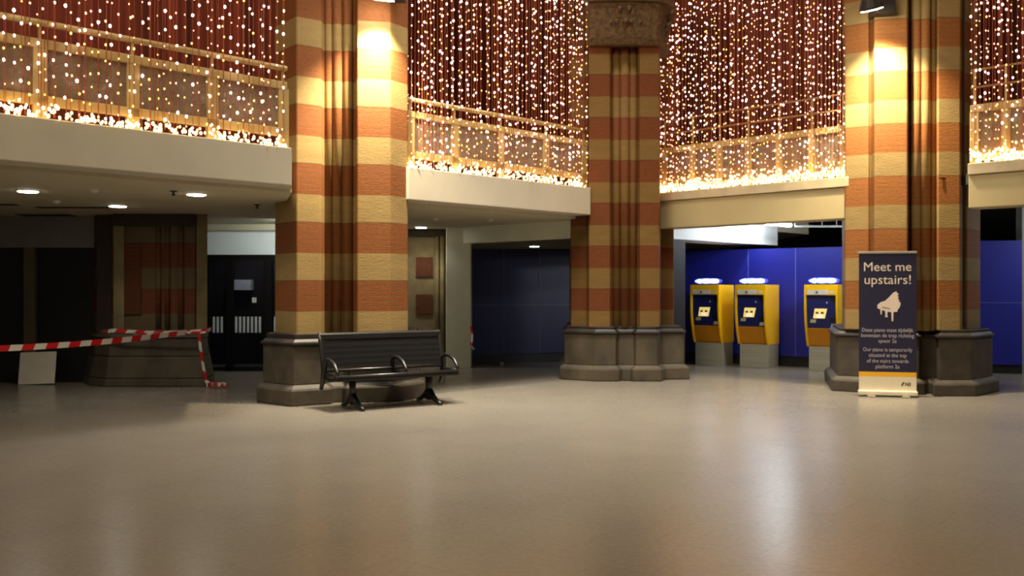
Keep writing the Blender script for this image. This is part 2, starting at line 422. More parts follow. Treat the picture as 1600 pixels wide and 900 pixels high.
wb = M1 + nB*0.78
ba, bb = xy(wb - dB*1.0), xy(wb + dB*3.0)
panel_wall('wall_blue_hoarding', 'bright blue panelled wall behind the ticket machines', ba, bb, 0.2, 2.26, M['blue'], [tpar(1169, ba, bb), tpar(1243, ba, bb)], M['bseam'], None, 'baseboard_blue_hoarding', 'black skirting under the blue wall')
ra, rb = (K(1490)*16.7, 16.7), (K(1597)*16.45, 16.45)
panel_wall('wall_blue_right', 'bright blue panelled wall at the right edge', ra, rb, 0.16, 2.33, M['blue'], [], M['bseam'], H(473, 16.5), 'baseboard_blue_right', 'black skirting under the blue wall at the right edge')
o = MB().box(K(1597)*16.6, K(1597)*16.6 + 4, 16.6, 16.8, 0, 2.94).build('wall_right', M['greyfascia']); struct(o, 'grey wall at the right edge')
# white bulkhead over the machines
bh = [(2.75, 16.45), (5.36, 19.06), (4.9, 19.5), (2.3, 16.9)]
o = MB().prism(bh, 2.36, 2.99).build('trim_14', M['white']); struct(o, 'brightly lit white bulkhead above the ticket machines')

o = MB().prism([(2.72, 16.42), (3.08, 16.78), (2.9, 16.9), (2.6, 16.6)], 0, 2.36).build('wall_shade_panel', M['blackpanel']); struct(o, 'added black panel for the shadow between middle pillar and leftmost ticket machine')  # black panel added where only shadow falls

# ------------------------------------------------------------------ pillars
def shafts(pil, spots, z0, z1, mat):
    for (px, Y, r) in spots:
        MB().lathe([(r, z0), (r, z1)], P(px, Y), 14).build('colonnette', mat, pil, smooth=True)
def pillar(label, loc, body, base, zt, mats, steps, spots, group='striped masonry pillars'):
    pil = thing('masonry_pillar', label, 'pillar', (*loc, 0), 0, group)
    s0, s1, s2 = steps                 # heights: step top, dado top, cap top
    MB().prism(body, s2 - 0.02, zt).build('shaft', mats[0], pil, bevel=0.02)
    MB().prism(offset(base, 0.08), 0.0, s0).build('plinth', mats[1], pil, bevel=0.02)
    m = MB(); m.prism(offset(base, 0.07), s0, s0 + 0.05, base); m.prism(base, s0 + 0.05, s1)
    m.build('pedestal', mats[1], pil, bevel=0.012)
    m = MB(); m.prism(offset(base, 0.03), s1, s1 + 0.035); m.prism(offset(base, 0.01), s1 + 0.035, s1 + 0.075, offset(base, -0.03)); m.prism(offset(base, -0.04), s1 + 0.075, s2)
    m.build('base_moulding', mats[2], pil, bevel=0.008)
    shafts(pil, spots, s2 - 0.02, zt, mats[0])
    return pil
# left pillar, with the bench against it
b1_ = [P(430, 12.6), P(463, 12.1), P(502, 12.3), P(506, 12.46), P(530, 12.5), P(555, 12.52), P(558, 12.28), P(610, 12.36), P(637.5, 12.66), (-1.60, 13.9), (-3.16, 14.0)]
g1_ = [P(411, 12.4), P(459, 12.0), P(509, 12.22), P(514, 12.4), P(543, 12.46), P(547, 12.36), P(614, 12.52), P(638, 12.74), P(654, 13.0), (-1.36, 14.1), (-3.3, 14.15)]
pl1 = pillar('broad striped brick and stone pillar with dark base behind the black bench', P(530, 13), b1_, g1_, 8.5, (M['pierA'], M['stone'], M['stonedk']), (0.21, 0.77, 0.91),
       [(513, 12.5, .06), (527, 12.5, .065), (544, 12.52, .07)])
# middle pillar, in the corner of the hall
b2_ = [P(892, 15.6), P(917, 15.55), P(920, 15.3), P(953, 15.28), P(957, 15.42), P(975, 15.38), P(996, 15.42), P(1000, 15.28), P(1030, 15.3), P(1032, 16.25), P(1053, 16.15), (2.80, 17.2), (1.05, 17.2)]
g2_ = [P(882, 15.55), P(930, 15.22), P(962, 15.22), P(966, 15.32), P(990, 15.32), P(994, 15.22), P(1027, 15.22), P(1032, 15.5), P(1069, 15.55), (2.86, 17.4), (0.98, 17.4)]
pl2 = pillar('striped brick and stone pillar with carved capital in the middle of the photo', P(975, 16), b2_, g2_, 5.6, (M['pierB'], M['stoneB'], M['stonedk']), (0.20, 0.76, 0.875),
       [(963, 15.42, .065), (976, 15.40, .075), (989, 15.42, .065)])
cap = MB(); cp = [P(903, 15.5), P(922, 15.2), P(960, 15.16), P(992, 15.16), P(1028, 15.2), P(1046, 15.5), (2.8, 17.2), (1.05, 17.2)]
cap.prism(offset(cp, -0.03), 5.42, 5.5, offset(cp, 0.0)); cap.prism(offset(cp, -0.03), 5.5, 6.1, offset(cp, 0.03)); cap.prism(offset(cp, 0.08), 6.1, 8.0)
cap.build('capital', M['carved'], pl2)
lv = MB()
for row in range(2):
    for k in range(13):
        px = 908 + k*11.2 + row*5; z = 5.62 + row*0.2
        x, y = P(px, 15.22 + abs(px - 975)*0.0035)
        lv.tube([(x, y, z), (x, y - .05, z + .12), (x + .02*(-1)**k, y - .13, z + .17), (x, y - .14, z + .11)], [.035, .05, .035, .012], 6)
lv.build('carved_leaves', M['carved'], pl2, smooth=True)
# right pillar, behind the banner
b3_ = [P(1320, 13.72), P(1357, 13.52), P(1360, 13.6), P(1364, 13.48), P(1366, 13.36), P(1418, 13.28), P(1421, 13.55), P(1462, 13.5), P(1465, 13.24), P(1501, 13.26), P(1504, 13.5), P(1511, 13.5), P(1532, 13.85), (6.88, 15.3), (5.35, 15.3)]
g3_ = [P(1308, 13.8), P(1344, 13.62), P(1436, 13.34), P(1440, 13.5), P(1462, 13.46), P(1467, 13.13), P(1518, 13.13), P(1551, 13.72), (6.98, 15.45), (5.2, 15.45)]
pl3 = pillar('broad striped brick and stone pillar with grey base behind the roll-up banner', P(1430, 14), b3_, g3_, 8.5, (M['pierC'], M['stone'], M['stonedk']), (0.17, 0.80, 0.915),
       [(1432, 13.42, .07), (1446, 13.38, .065), (1457, 13.44, .05)])
# far pillar wrapped in tape
b4_ = [P(145, 15.1), P(150, 14.75), P(173, 14.72), P(176, 14.56), P(305, 14.56), P(308, 14.62), P(324, 14.66), (K(321)*16.3, 16.3), (-6.6, 16.3)]
pl4 = thing('masonry_pillar', 'shaded brick and stone pillar wrapped in red and white tape at left', 'pillar', (*P(235, 15.3), 0), 0, 'striped masonry pillars')
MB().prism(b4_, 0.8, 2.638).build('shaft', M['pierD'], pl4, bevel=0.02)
m = MB(); m.prism([P(177, 14.50), P(194, 14.50), P(194, 14.6), P(177, 14.6)], 0.83, 2.637); m.prism([P(307, 14.54), P(324, 14.6), P(323, 14.75), P(307, 14.75)], 0.83, 2.637)
m.build('stone_quoin', M['stonecream'], pl4, bevel=.01)
MB().prism([P(195, 14.52), P(220, 14.52), P(220, 14.6), P(195, 14.6)], 1.10, 2.19).build('brick_panel', M['brickred'], pl4)
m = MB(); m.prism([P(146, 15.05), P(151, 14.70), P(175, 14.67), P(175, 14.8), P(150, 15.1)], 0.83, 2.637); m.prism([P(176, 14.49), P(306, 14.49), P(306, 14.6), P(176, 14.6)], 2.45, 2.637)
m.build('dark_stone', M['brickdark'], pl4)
for px, r in ((248, .045), (262, .045), (283, .05)): MB().lathe([(r, .83), (r, 2.45)], P(px, 14.56), 14).build('colonnette', M['pierD'], pl4, smooth=True)
g4 = [P(136, 15.2), P(148, 14.62), P(170, 14.40), P(200, 14.42), P(240, 14.40), P(285, 14.42), P(315, 14.42), P(327, 14.9), (K(326)*16.4, 16.4), (-6.75, 16.4)]
m = MB(); m.prism(offset(g4, .09), 0, .12, offset(g4, .07)); m.prism(offset(g4, .07), .12, .45, offset(g4, .0)); m.prism(g4, .45, .74, offset(g4, -.03)); m.prism(offset(g4, 0.0), .74, .80, offset(g4, -.05)); m.prism(offset(g4, -.05), .80, .86, offset(g4, -.1))
m.build('pedestal', M['stoneB'], pl4, bevel=.02)
# slim pillar behind the bench, next to the white column
pl5 = thing('masonry_pillar', 'slim shaded pillar of cream stone and red blocks beside the white column', 'pillar', (*P(668, 18.6), 0), 0, 'striped masonry pillars')
MB().prism([P(628, 18.3), P(699, 18.3), (K(699)*18.3, 19), (K(630)*19, 19)], 0, 2.638).build('shaft', M['stonecream'], pl5, bevel=.02)
for z0, z1 in ((H(491, 18.3), H(460, 18.3)), (H(432, 18.3), H(402, 18.3))):
    MB().prism([P(650, 18.26), P(676, 18.26), P(676, 18.35), P(650, 18.35)], z0, z1).build('brick_panel', M['brickred'], pl5)
for px, r in ((683, .04), (691, .045)): MB().lathe([(r, 0), (r, 2.638)], P(px, 18.28), 12).build('colonnette', M['stonecream'], pl5, smooth=True)
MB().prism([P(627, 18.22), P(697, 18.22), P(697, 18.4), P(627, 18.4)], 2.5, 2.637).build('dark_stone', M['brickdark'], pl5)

# ------------------------------------------------------------------ railings
rlabels = ['cream framed glass balcony railing at far left behind the light strings', 'cream framed glass railing between the left and middle pillars',
           'cream balcony railing above the ticket machines', 'cream balcony railing at the right edge']
posts_px = [[-140, -40, 62, 207, 331, 442], [640, 710, 782, 852, 912], [1039, 1083, 1125, 1170, 1218, 1269, 1318], [1523, 1572, 1630, 1700]]
cs = [CA1, CA2, SB3, SB4]
for i, (a, b, bk, hb) in enumerate(bays):
    inset = bk*0.15
    on = onA if i < 2 else onB
    c = cs[i] + (0.15/S2 if i < 2 else 0.15/S2)
    pp = [on(px, c) for px in posts_px[i]]
    d = (b - a).normalized()
    A, B = on(posts_px[i][0] - 6, c), on(posts_px[i][-1] + 5, c)
    if i == 1: A = on(634, c)
    r = thing('balcony_railing', rlabels[i], 'railing', (A.x, A.y, TOP), 0, 'balcony railings')
    Z = lambda v, z: (v.x, v.y, z)
    zt, zl, zb, zp = (3.81, 3.9, 3.26, 3.36) if i < 2 else (3.80, 3.9, 3.16, 3.25)
    m = MB().beam(Z(A, (zt+zl)/2), Z(B, (zt+zl)/2), .06, zl - zt); m.build('top_rail', M['rail'], r, bevel=.008)
    MB().beam(Z(A, (zb+zp)/2), Z(B, (zb+zp)/2), .05, zp - zb).build('bottom_rail', M['rail'], r, bevel=.008)
    if i < 2: MB().tube([Z(A, 4.06), Z(B, 4.06)], .032, 10).build('handrail', M['rail'], r, smooth=True)
    else:
        for z in (4.13, 4.36): MB().tube([Z(A, z), Z(B, z)], .015, 8).build('thin_rail', M['railthin'], r, smooth=True)
    for v in pp:
        w = .065 if i < 2 else .055
        m = MB().beam(Z(v, TOP + .001), Z(v, zt + .01), .05, w*2, up=d)
        m.beam(Z(v, zl - .01), Z(v, 4.05 if i < 2 else 4.36), .018, .03, up=d)
        m.build('post', M['rail'], r)
    for v, w in zip(pp, pp[1:]):
        e = d*.05
        MB().beam(Z(v + e, (zp + zt)/2), Z(w - e, (zp + zt)/2), .01, zt - zp).build('glass_panel', M['hazeglass'], r)

# ------------------------------------------------------------------ string light curtains (bulbs beyond counting)
def ico():
    bm = bmesh.new(); bmesh.ops.create_icosphere(bm, subdivisions=1, radius=1)
    v = [tuple(x.co) for x in bm.verts]; f = [tuple(y.index for y in x.verts) for x in bm.faces]; bm.free(); return v, f
IV, IF = ico()
def curtain(i, label):
    a, b, bk, hb = bays[i]
    d = (b - a).normalized(); L = (b - a).length
    V, Fc, MI = [], [], []
    def bulb(p, r, mi):
        n = len(V)
        for x, y, z in IV: V.append((p.x + x*r, p.y + y*r, p.z + z*r*1.35))
        for f in IF: Fc.append(tuple(q + n for q in f)); MI.append(mi)
    def wire(p, z0, z1, w):
        n = len(V)
        for z in (z0, z1):
            for dx, dy in ((-w, 0), (w, -w), (w, w)): V.append((p.x + dx, p.y + dy, z))
        for k in range(3): Fc.append((n + k, n + (k+1) % 3, n + 3 + (k+1) % 3, n + 3 + k)); MI.append(0)
    ztop = 7.0
    t = 0.02; e0 = 0.0
    if i == 1: t = 0.05
    end = L - (0.05 if i in (0, 1) else 0.02)
    while t < end:
        p = a + d*t + bk*random.uniform(0.01, 0.09)
        wire(p, TOP + .03, ztop, 0.0028)
        if random.random() < .7:
            q = a + d*(t + random.uniform(.01, .05)) + bk*random.uniform(.1, .13); wire(q, TOP + .03, ztop, 0.003)
        z = TOP + random.uniform(.05, .15)
        while z < ztop:
            u = random.random()
            if z < 3.95: mi = 3 if u < .35 else (1 if u < .6 else 2)
            else: mi = 1 if u < .34 else (2 if u < .82 else 3)
            rr = random.uniform(.0105, .0155) if mi == 1 else random.uniform(.007, .012)
            bulb(p + Vector((random.uniform(-.012, .012), random.uniform(-.012, .012), z)), rr, mi)
            z += random.uniform(.08, .24) if i < 1 else random.uniform(.06, .19)
        t += random.uniform(.055, .095) if i < 2 else random.uniform(.04, .075)
    # the ends of the strings lie heaped along the ledge
    n = int(L*(70 if i < 2 else 170))
    for k in range(n):
        h = abs(random.gauss(0, .055 if i < 2 else .09))
        q = a + d*random.uniform(0.02, L - .03) + bk*random.uniform(-.015, .09)
        bulb(q + Vector((0, 0, TOP + .012 + min(h, .22))), random.uniform(.009, .017), 4)
    me = bpy.data.meshes.new('light_curtain'); me.from_pydata(V, [], Fc)
    for m in ('wire', 'bulb1', 'bulb2', 'bulb3', 'bulb4'): me.materials.append(M[m])
    me.polygons.foreach_set('material_index', MI); me.update()
    o = bpy.data.objects.new('light_curtain', me); COL.objects.link(o)
    tag(o, label, 'string lights', 'light curtains over the balconies', 'stuff')
curtain(0, 'curtain of warm string lights over the far left balcony')
curtain(1, 'curtain of warm string lights between left and middle pillars')
curtain(2, 'curtain of warm string lights above the three ticket machines')
curtain(3, 'curtain of warm string lights at the right edge')

# ------------------------------------------------------------------ bench
bu = Vector((.84, .543, 0)); bv = Vector((bu.y, -bu.x, 0))       # along the seat, and out towards the hall
B0 = Vector((-2.24, 11.77, 0))                                 # foot of the left end
bench = thing('station_bench', 'black cast iron bench with mesh back against the left pillar', 'bench', B0, math.atan2(bu.y, bu.x))
# local: x along, y towards the back (away from the hall), z up
LB = 1.58
def pr(*pts): return [Vector(p) for p in pts]
x0, x1 = -.12, LB - .02
back = MB(); back.extr(pr((x0, .0, .50), (x0, -.012, .50), (x0, .088, .88), (x0, .10, .88)), (x1 - x0, 0, 0))
back.build('backrest', M['perf'], bench, world=False)
m = MB(); m.extr(pr((x0 - .01, .07, .85), (x0 - .01, .12, .84), (x0 - .01, .155, .925), (x0 - .01, .11, .94), (x0 - .01, .08, .92)), (x1 - x0 + .02, 0, 0))
m.build('top_rail', M['ironseat'], bench, bevel=.01, world=False)
m = MB()
for x in (x0, x1): MB().tube([(x, .12, .93), (x, .09, .84), (x, .03, .62), (x, .0, .46), (x, .02, .33), (x, .07, .24)], [.03, .028, .026, .03, .03, .024], 8).build('end_stile', M['iron'], bench, smooth=True, world=False)
m = MB()
m.extr(pr((x0, .03, .40), (x0, -.20, .385), (x0, -.40, .42), (x0, -.45, .41), (x0, -.46, .37), (x0, -.42, .375), (x0, -.21, .345), (x0, .03, .365)), (x1 - x0, 0, 0))
m.build('seat', M['ironseat'], bench, bevel=.008, world=False)
m = MB(); m.tube([(x0, -.44, .425), (x1, -.44, .425)], .02, 8); m.tube([(x0, -.02, .47), (x1, -.02, .47)], .02, 8)
m.build('seat_rail', M['iron'], bench, smooth=True, world=False)
for x in (x0 + .02, LB*.52, x1):
    m = MB(); m.tube([(x, -.02, .44), (x, -.01, .58), (x, -.08, .615), (x, -.20, .61), (x, -.32, .565), (x, -.40, .49), (x, -.425, .43)], [.026, .026, .026, .025, .024, .022, .024], 8)
    m.tube([(x, -.425, .43), (x, -.02, .43)], .022, 8)
    m.build('armrest', M['iron'], bench, smooth=True, world=False)
for x in (.2, 1.27):
    m = MB(); m.tube([(x, -.16, .37), (x, -.16, .25), (x, -.17, .14)], [.05, .042, .05], 10)
    m.tube([(x, -.16, .17), (x, -.05, .09), (x, .08, .035), (x, .16, .02)], [.045, .04, .026, .02], 8)
    m.tube([(x, -.17, .17), (x, -.28, .09), (x, -.42, .035), (x, -.50, .02)], [.045, .04, .026, .022], 8)
    m.box(x - .03, x + .03, -.22, -.1, .05, .15)
    m.build('leg', M['iron'], bench, smooth=True, world=False)

# ------------------------------------------------------------------ ticket machines
def oval(cx, cz, w, h, n=20, sq=2.6):
    return [(cx + w/2*math.copysign(abs(math.cos(t))**(2/sq), math.cos(t)), cz + h/2*math.copysign(abs(math.sin(t))**(2/sq), math.sin(t))) for t in [2*math.pi*k/n for k in range(n)]]
def make_machine(label, group):
    t = thing('ticket_machine', label, 'ticket machine', M1, -TH, group)
    W, D = 0.60, 0.72
    def y(z):                            # bowed front: fullest at mid height, drawn back at the foot
        u = (z - 1.22)/.78
        return 0.0 + .30*max(0, -u)**2.2*.55 + (.05*max(0, u)**1.5)
    zs = [.44, .50, .58, .66, .74, .84, .95, 1.06, 1.17, 1.28, 1.38, 1.48, 1.56]
    core = [(y(z) + .05, z) for z in zs]
    m = MB(); m.extr([(.035, a, z) for a, z in core] + [(.035, D, 1.56), (.035, D, .44)], (W - .07, 0, 0))
    m.build('cabinet', M['yellowd'], t, world=False)
    for xa in (0, W - .036):
        pts = [(xa, y(z), z) for z in zs] + [(xa, D, 1.56), (xa, D, .44)]
        MB().extr(pts, (.036, 0, 0)).build('side_panel', M['yellow'], t, bevel=.006, world=False)
    MB().extr([(.03, y(1.36) - .003, 1.375), (.03, y(1.56) - .003, 1.563), (.03, .3, 1.563), (.03, .3, 1.375)], (W - .06, 0, 0)).build('fascia', M['yellow'], t, world=False)
    sf = lambda z: y(z) - .007
    lp = MB().extr([(.06, sf(1.385), 1.385), (.06, sf(1.465), 1.465), (.06, sf(1.465) + .01, 1.465), (.06, sf(1.385) + .01, 1.385)], (.37, 0, 0)).build('label_strip', M['labelw'], t, world=False)
    MB().box(.22, .25, sf(1.42) - .006, sf(1.42) + .002, 1.405, 1.44).build('icon', M['icon'], lp, world=False)
    MB().box(.46, .53, sf(1.42) - .003, sf(1.42) + .002, 1.40, 1.45).build('sticker', M['labelw'], t, world=False)
    zp = [.78, .88, .98, 1.10, 1.22, 1.375]
    pan = MB().extr([(.04, y(z) + .042, z) for z in zp] + [(.04, y(1.3) + .08, 1.375), (.04, y(.84) + .08, .78)], (W - .08, 0, 0)).build('control_panel', M['machinedark'], t, world=False)
    f = lambda z: y(z) + .036
    def plate(name, pts, mat, par, th=.008, dy=0):
        return MB().extr([(x, f(z) - dy, z) for x, z in pts], (0, th, 0)).build(name, mat, par, world=False)
    sc = plate('screen', [(.15, .955), (.36, .955), (.405, 1.13), (.185, 1.13)], M['screen'], pan)
    for cx in (.225, .32): plate('screen_button', oval(cx, 1.055, .055, .04, 12), M['screenb'], sc, .004, .004)
    plate('screen_note', [(.21, .97), (.32, .97), (.33, 1.02), (.22, 1.02)], M['screenw'], sc, .004, .004)
    plate('keypad', [(.09, .875), (.19, .875), (.205, .935), (.105, .935)], M['keypad'], pan)
    plate('card_reader', [(.46, .80), (.55, .80), (.55, .86), (.48, .86)], M['labelw'], pan, .02, .012)
    plate('camera_dot', oval(.40, 1.24, .025, .03, 10), M['labelw'], pan)
    plate('panel_column', [(.45, .90), (.55, .90), (.55, 1.34), (.47, 1.34)], M['doorframe'], pan, .006)
    # lower flap, tilted back
    fl_ = MB().extr([(.045, y(.46) + .03, .46), (.045, y(.77) + .02, .77), (.045, y(.77) + .06, .77), (.045, y(.46) + .08, .46)], (W - .12, 0, 0)).build('lower_flap', M['yellowd'], t, bevel=.006, world=False)
    # steel pedestal
    MB().box(.035, W + .0, .17, D - .04, 0.0, .44).build('pedestal', M['steel'], t, bevel=.006, world=False)
    # glowing sign on top: arrow tip, cyan bar, two words' worth of light
    sg = MB().box(.10, W - .10, .14, .18, 1.562, 1.585).build('sign_stand', M['machinedark'], t, world=False)
    def lit(name, pts, mat): MB().extr([(x, .13, z) for x, z in pts], (0, .05, 0)).build(name, mat, sg, world=False)
    lit('sign_arrow', [(.05, 1.632), (.12, 1.598), (.165, 1.592), (.165, 1.672), (.12, 1.666)], M['signw'])
    lit('sign_bar', [(.167, 1.595), (.185, 1.595), (.185, 1.672), (.167, 1.672)], M['signc'])
    lit('sign_word', oval(.275, 1.634, .175, .082), M['signw'])
    lit('sign_word', oval(.435, 1.634, .18, .078), M['signw'])
    lit('sign_halo', [(x, z) for x, z in oval(.30, 1.633, .56, .112, 24)], M['signb'])
    t.children[-1]
    return t
mach = make_machine('leftmost yellow ticket machine, nearest the middle pillar', 'yellow ticket machines')
# halo plate sits just behind the lit letters
for ch in mach.children:
    for g in ch.children:
        if g.name.startswith('sign_halo'): g.location.y = .03
m2 = copy_tree(mach); m2.location = M1 + dB*.915; m2['label'] = 'yellow ticket machine standing between the two others, close beside the leftmost'
m3 = copy_tree(mach); m3.location = M1 + dB*2.235; m3['label'] = 'rightmost yellow ticket machine, partly behind the right pillar'

# ------------------------------------------------------------------ roll-up banner
bl, br_ = Vector((*P(1342, 13.12), 0)), Vector((*P(1432, 12.95), 0))
bd = (br_ - bl); BW = bd.length
ban = thing('roll_up_banner', 'navy roll-up banner with piano picture in front of the right pillar', 'banner', bl, math.atan2(bd.y, bd.x))
lean = lambda z: 0.0
HT = 2.0
bp_ = MB().box(.0, BW, -.004, .004, .34, HT - .02).build('printed_panel', M['bannernavy'], ban, world=False)
MB().box(0, BW, -.004, .004, .275, .34).build('yellow_strip', M['banneryel'], ban, world=False)
wh = MB().box(0, BW, -.004, .004, .07, .275).build('white_strip', M['bannerwht'], ban, world=False)
MB().box(-.005, BW + .005, -.014, .014, HT - .025, HT + .005).build('top_bar', M['alu'], ban, bevel=.004, world=False)
m = MB().box(-.01, BW + .01, -.07, .07, .02, .085)
m.build('cassette', M['bannerwht'], ban, bevel=.015, world=False)
for x in (.1, BW - .2): MB().box(x, x + .1, -.16, .16, 0, .02).build('foot', M['alu'], ban, bevel=.004, world=False)
MB().tube([(BW/2, .02, .06), (BW/2, .02, HT)], .012, 8).build('support_pole', M['alu'], ban, world=False)
def lettering(name, txt, cx, z, width, mat, par, bold=0.0, maxh=None, align='CENTER'):
    cu = bpy.data.curves.new('t', 'FONT'); cu.body = txt; cu.size = 1.0; cu.align_x = 'CENTER'; cu.offset = bold; cu.resolution_u = 3
    ob = bpy.data.objects.new('t', cu); COL.objects.link(ob)
    dg = bpy.context.evaluated_depsgraph_get(); dg.update()
    me = bpy.data.meshes.new_from_object(ob.evaluated_get(dg))
    bpy.data.objects.remove(ob); bpy.data.curves.remove(cu)
    xs = [v.co.x for v in me.vertices]; w0 = max(xs) - min(xs); mid = (max(xs) + min(xs))/2
    s = width / w0
    sy = s if maxh is None else maxh
    for v in me.vertices: v.co = Vector((cx + (v.co.x - mid)*s, -.0065, z + v.co.y*sy))
    # one object per word: group the letter pieces by the gaps between them
    bm = bmesh.new(); bm.from_mesh(me); bpy.data.meshes.remove(me)
    seen = set(); isl = []
    for v in bm.verts:
        if v in seen: continue
        st = [v]; comp = []; seen.add(v)
        while st:
            q = st.pop(); comp.append(q)
            for e in q.link_edges:
                w2 = e.other_vert(q)
                if w2 not in seen: seen.add(w2); st.append(w2)
        isl.append((min(q.co.x for q in comp), max(q.co.x for q in comp), comp))
    isl.sort(key=lambda t: t[0]); words = []; right = -1e9
    for lo, hi, comp in isl:
        if lo - right > .16*s or not words: words.append([])
        words[-1] += comp; right = max(right, hi)
    for wd in words:
        nb_ = MB(); mp_ = {v: nb_.bm.verts.new(v.co) for v in wd}
        for f in {f for v in wd for f in v.link_faces}: nb_.face([mp_[v] for v in f.verts])
        me2 = bpy.data.meshes.new(name); nb_.bm.to_mesh(me2); nb_.bm.free(); me2.materials.append(mat)
        o = bpy.data.objects.new(name, me2); COL.objects.link(o); o.parent = par
    bm.free()
C = BW/2
lettering('headline', 'Meet me', C + .0, 1.735, .615, M['bannerink'], bp_, .0)
lettering('headline', 'upstairs!', C - .0, 1.555, .60, M['bannerink'], bp_, .0)
sz = .074
for k, (tx, w) in enumerate((('Deze piano staat tijdelijk', .665), ('bovenaan de trap richting', .685), ('spoor 2a', .235))):
    lettering('small_text', tx, C, .895 - k*.075, w, M['bannersmall'], bp_, .006, sz)
for k, (tx, w) in enumerate((('Our piano is temporarily', .64), ('situated at the top', .49), ('of the stairs towards', .54), ('platform 2a', .31))):
    lettering('small_text', tx, C, .625 - k*.078, w, M['bannersmall'], bp_, .004, sz)
lettering('logo', 'NS', BW - .11, .155, .075, M['icon'], wh, .03)
m = MB(); m.extr([(BW - .20, -.0065, .155), (BW - .175, -.0065, .205), (BW - .155, -.0065, .205), (BW - .18, -.0065, .155)], (0, .003, 0)); m.build('logo', M['icon'], wh, world=False)
# grand piano silhouette: zoomed picture units -> metres
def pz(x, y): return ((x - 40)*.00236, -.0065, 2.0 - (y - 18)*.00227)
pts = [(140, 345), (160, 325), (185, 316), (205, 296), (228, 268), (247, 258), (250, 268), (260, 275), (252, 285), (260, 293), (254, 303), (264, 312), (258, 322), (270, 325), (268, 345), (262, 360), (254, 368), (252, 382), (236, 384), (231, 384), (229, 440), (221, 440), (219, 386), (200, 382), (196, 400), (200, 415), (185, 415), (187, 400), (184, 378), (168, 372), (166, 400), (160, 400), (158, 368), (142, 362), (144, 352)]
m = MB(); m.extr([pz(x, y) for x, y in pts], (0, .003, 0)); m.build('piano_picture', M['bannerink'], bp_, world=False)
m = MB(); m.extr([(a, b - .001, c) for a, b, c in (pz(168, 353), pz(212, 362), pz(212, 366), pz(168, 357))], (0, .002, 0)); m.build('piano_line', M['bannernavy'], bp_, world=False)

# ------------------------------------------------------------------ barrier tape
def ribbon(mb, path, w, seg, start=0, normal_up=True):
    """flat strip along path, red and white by turns, with slanted colour joints"""
    path = [Vector(p) for p in path]; acc = [0]
    for a, b in zip(path, path[1:]): acc.append(acc[-1] + (b - a).length)
    def at(s):
        s = max(0, min(acc[-1], s))
        for i in range(len(path) - 1):
            if s <= acc[i+1] or i == len(path) - 2:
                u = (s - acc[i]) / max(1e-6, acc[i+1] - acc[i]); return path[i].lerp(path[i+1], u), (path[i+1] - path[i]).normalized()
    n = max(2, int(acc[-1]/.03)); sk = .035
    s = 0; k = start
    while s < acc[-1]:
        e = min(acc[-1], s + seg); st = max(1, int((e - s)/.04))
        for q in range(st):
            sa, sb = s + (e - s)*q/st, s + (e - s)*(q + 1)/st
            vs = []
            for ss in (sa, sb):
                for sg in (-1, 1):
                    p, d = at(ss + sg*sk*.5)
                    up = Vector((0, 0, 1)) if abs(d.z) < .75 else Vector((.8, -.6, 0))
                    up = (up - d*up.dot(d)).normalized()
                    vs.append(mb.bm.verts.new(p + up*(sg*w/2)))
            mb.face([vs[0], vs[2], vs[3], vs[1]], k % 2)
        s = e; k += 1
tp = MB()
T0 = Vector((K(-140)*10.4, 10.4, H(548, 10.4))); T1 = Vector((*P(292, 14.26), .835))
main = [T0.lerp(T1, u/12) + Vector((0, 0, -.12*4*(u/12)*(1 - u/12)*.5)) for u in range(13)]
ribbon(tp, main, .075, .175)
xa, xb = P(176, 14.26), P(324, 14.28)
ribbon(tp, [(*P(168, 14.31), .84), (*xa, .86), (*P(240, 14.255), .82), (*P(300, 14.25), .84), (*xb, .86), (*P(331, 14.6), .87)], .055, .16, 1)
ribbon(tp, [(*P(160, 14.36), .84), (*P(200, 14.25), .845), (*P(260, 14.245), .835), (*P(322, 14.25), .83)], .03, .14, 0)
ribbon(tp, [(*P(311, 14.23), .84), (*P(313, 14.2), .60), (*P(318, 14.19), .30), (*P(322, 14.17), .10), (*P(330, 14.14), .03)], .07, .15, 0)
hp = [Vector((*P(322 + 3*math.sin(q*2.1) + q*2.4, 14.12 + .05*math.cos(q*1.7)), .035 + .03*abs(math.sin(q*1.9)))) for q in range(14)]
ribbon(tp, hp, .06, .12, 1)
tape = tp.build('barrier_tape', [M['tapered'], M['tapewhite']]); tag(tape, 'red and white barrier tape tied around the shaded pillar at left', 'tape')
t2 = MB(); ribbon(t2, [(colx1 - .012, YC - .003, .80), (colx1 + .03, YC - .02, .66), (colx1 + .02, YC - .03, .50), (colx1 + .0, YC - .02, .42)], .05, .16, 0)
ribbon(t2, [(colx1 + .0, YC - .025, .43), (colx1 + .07, YC - .03, .34)], .05, .2, 1)
o = t2.build('tape_scrap', [M['tapered'], M['tapewhite']]); tag(o, 'torn scrap of red and white tape on the edge of the white column', 'tape')

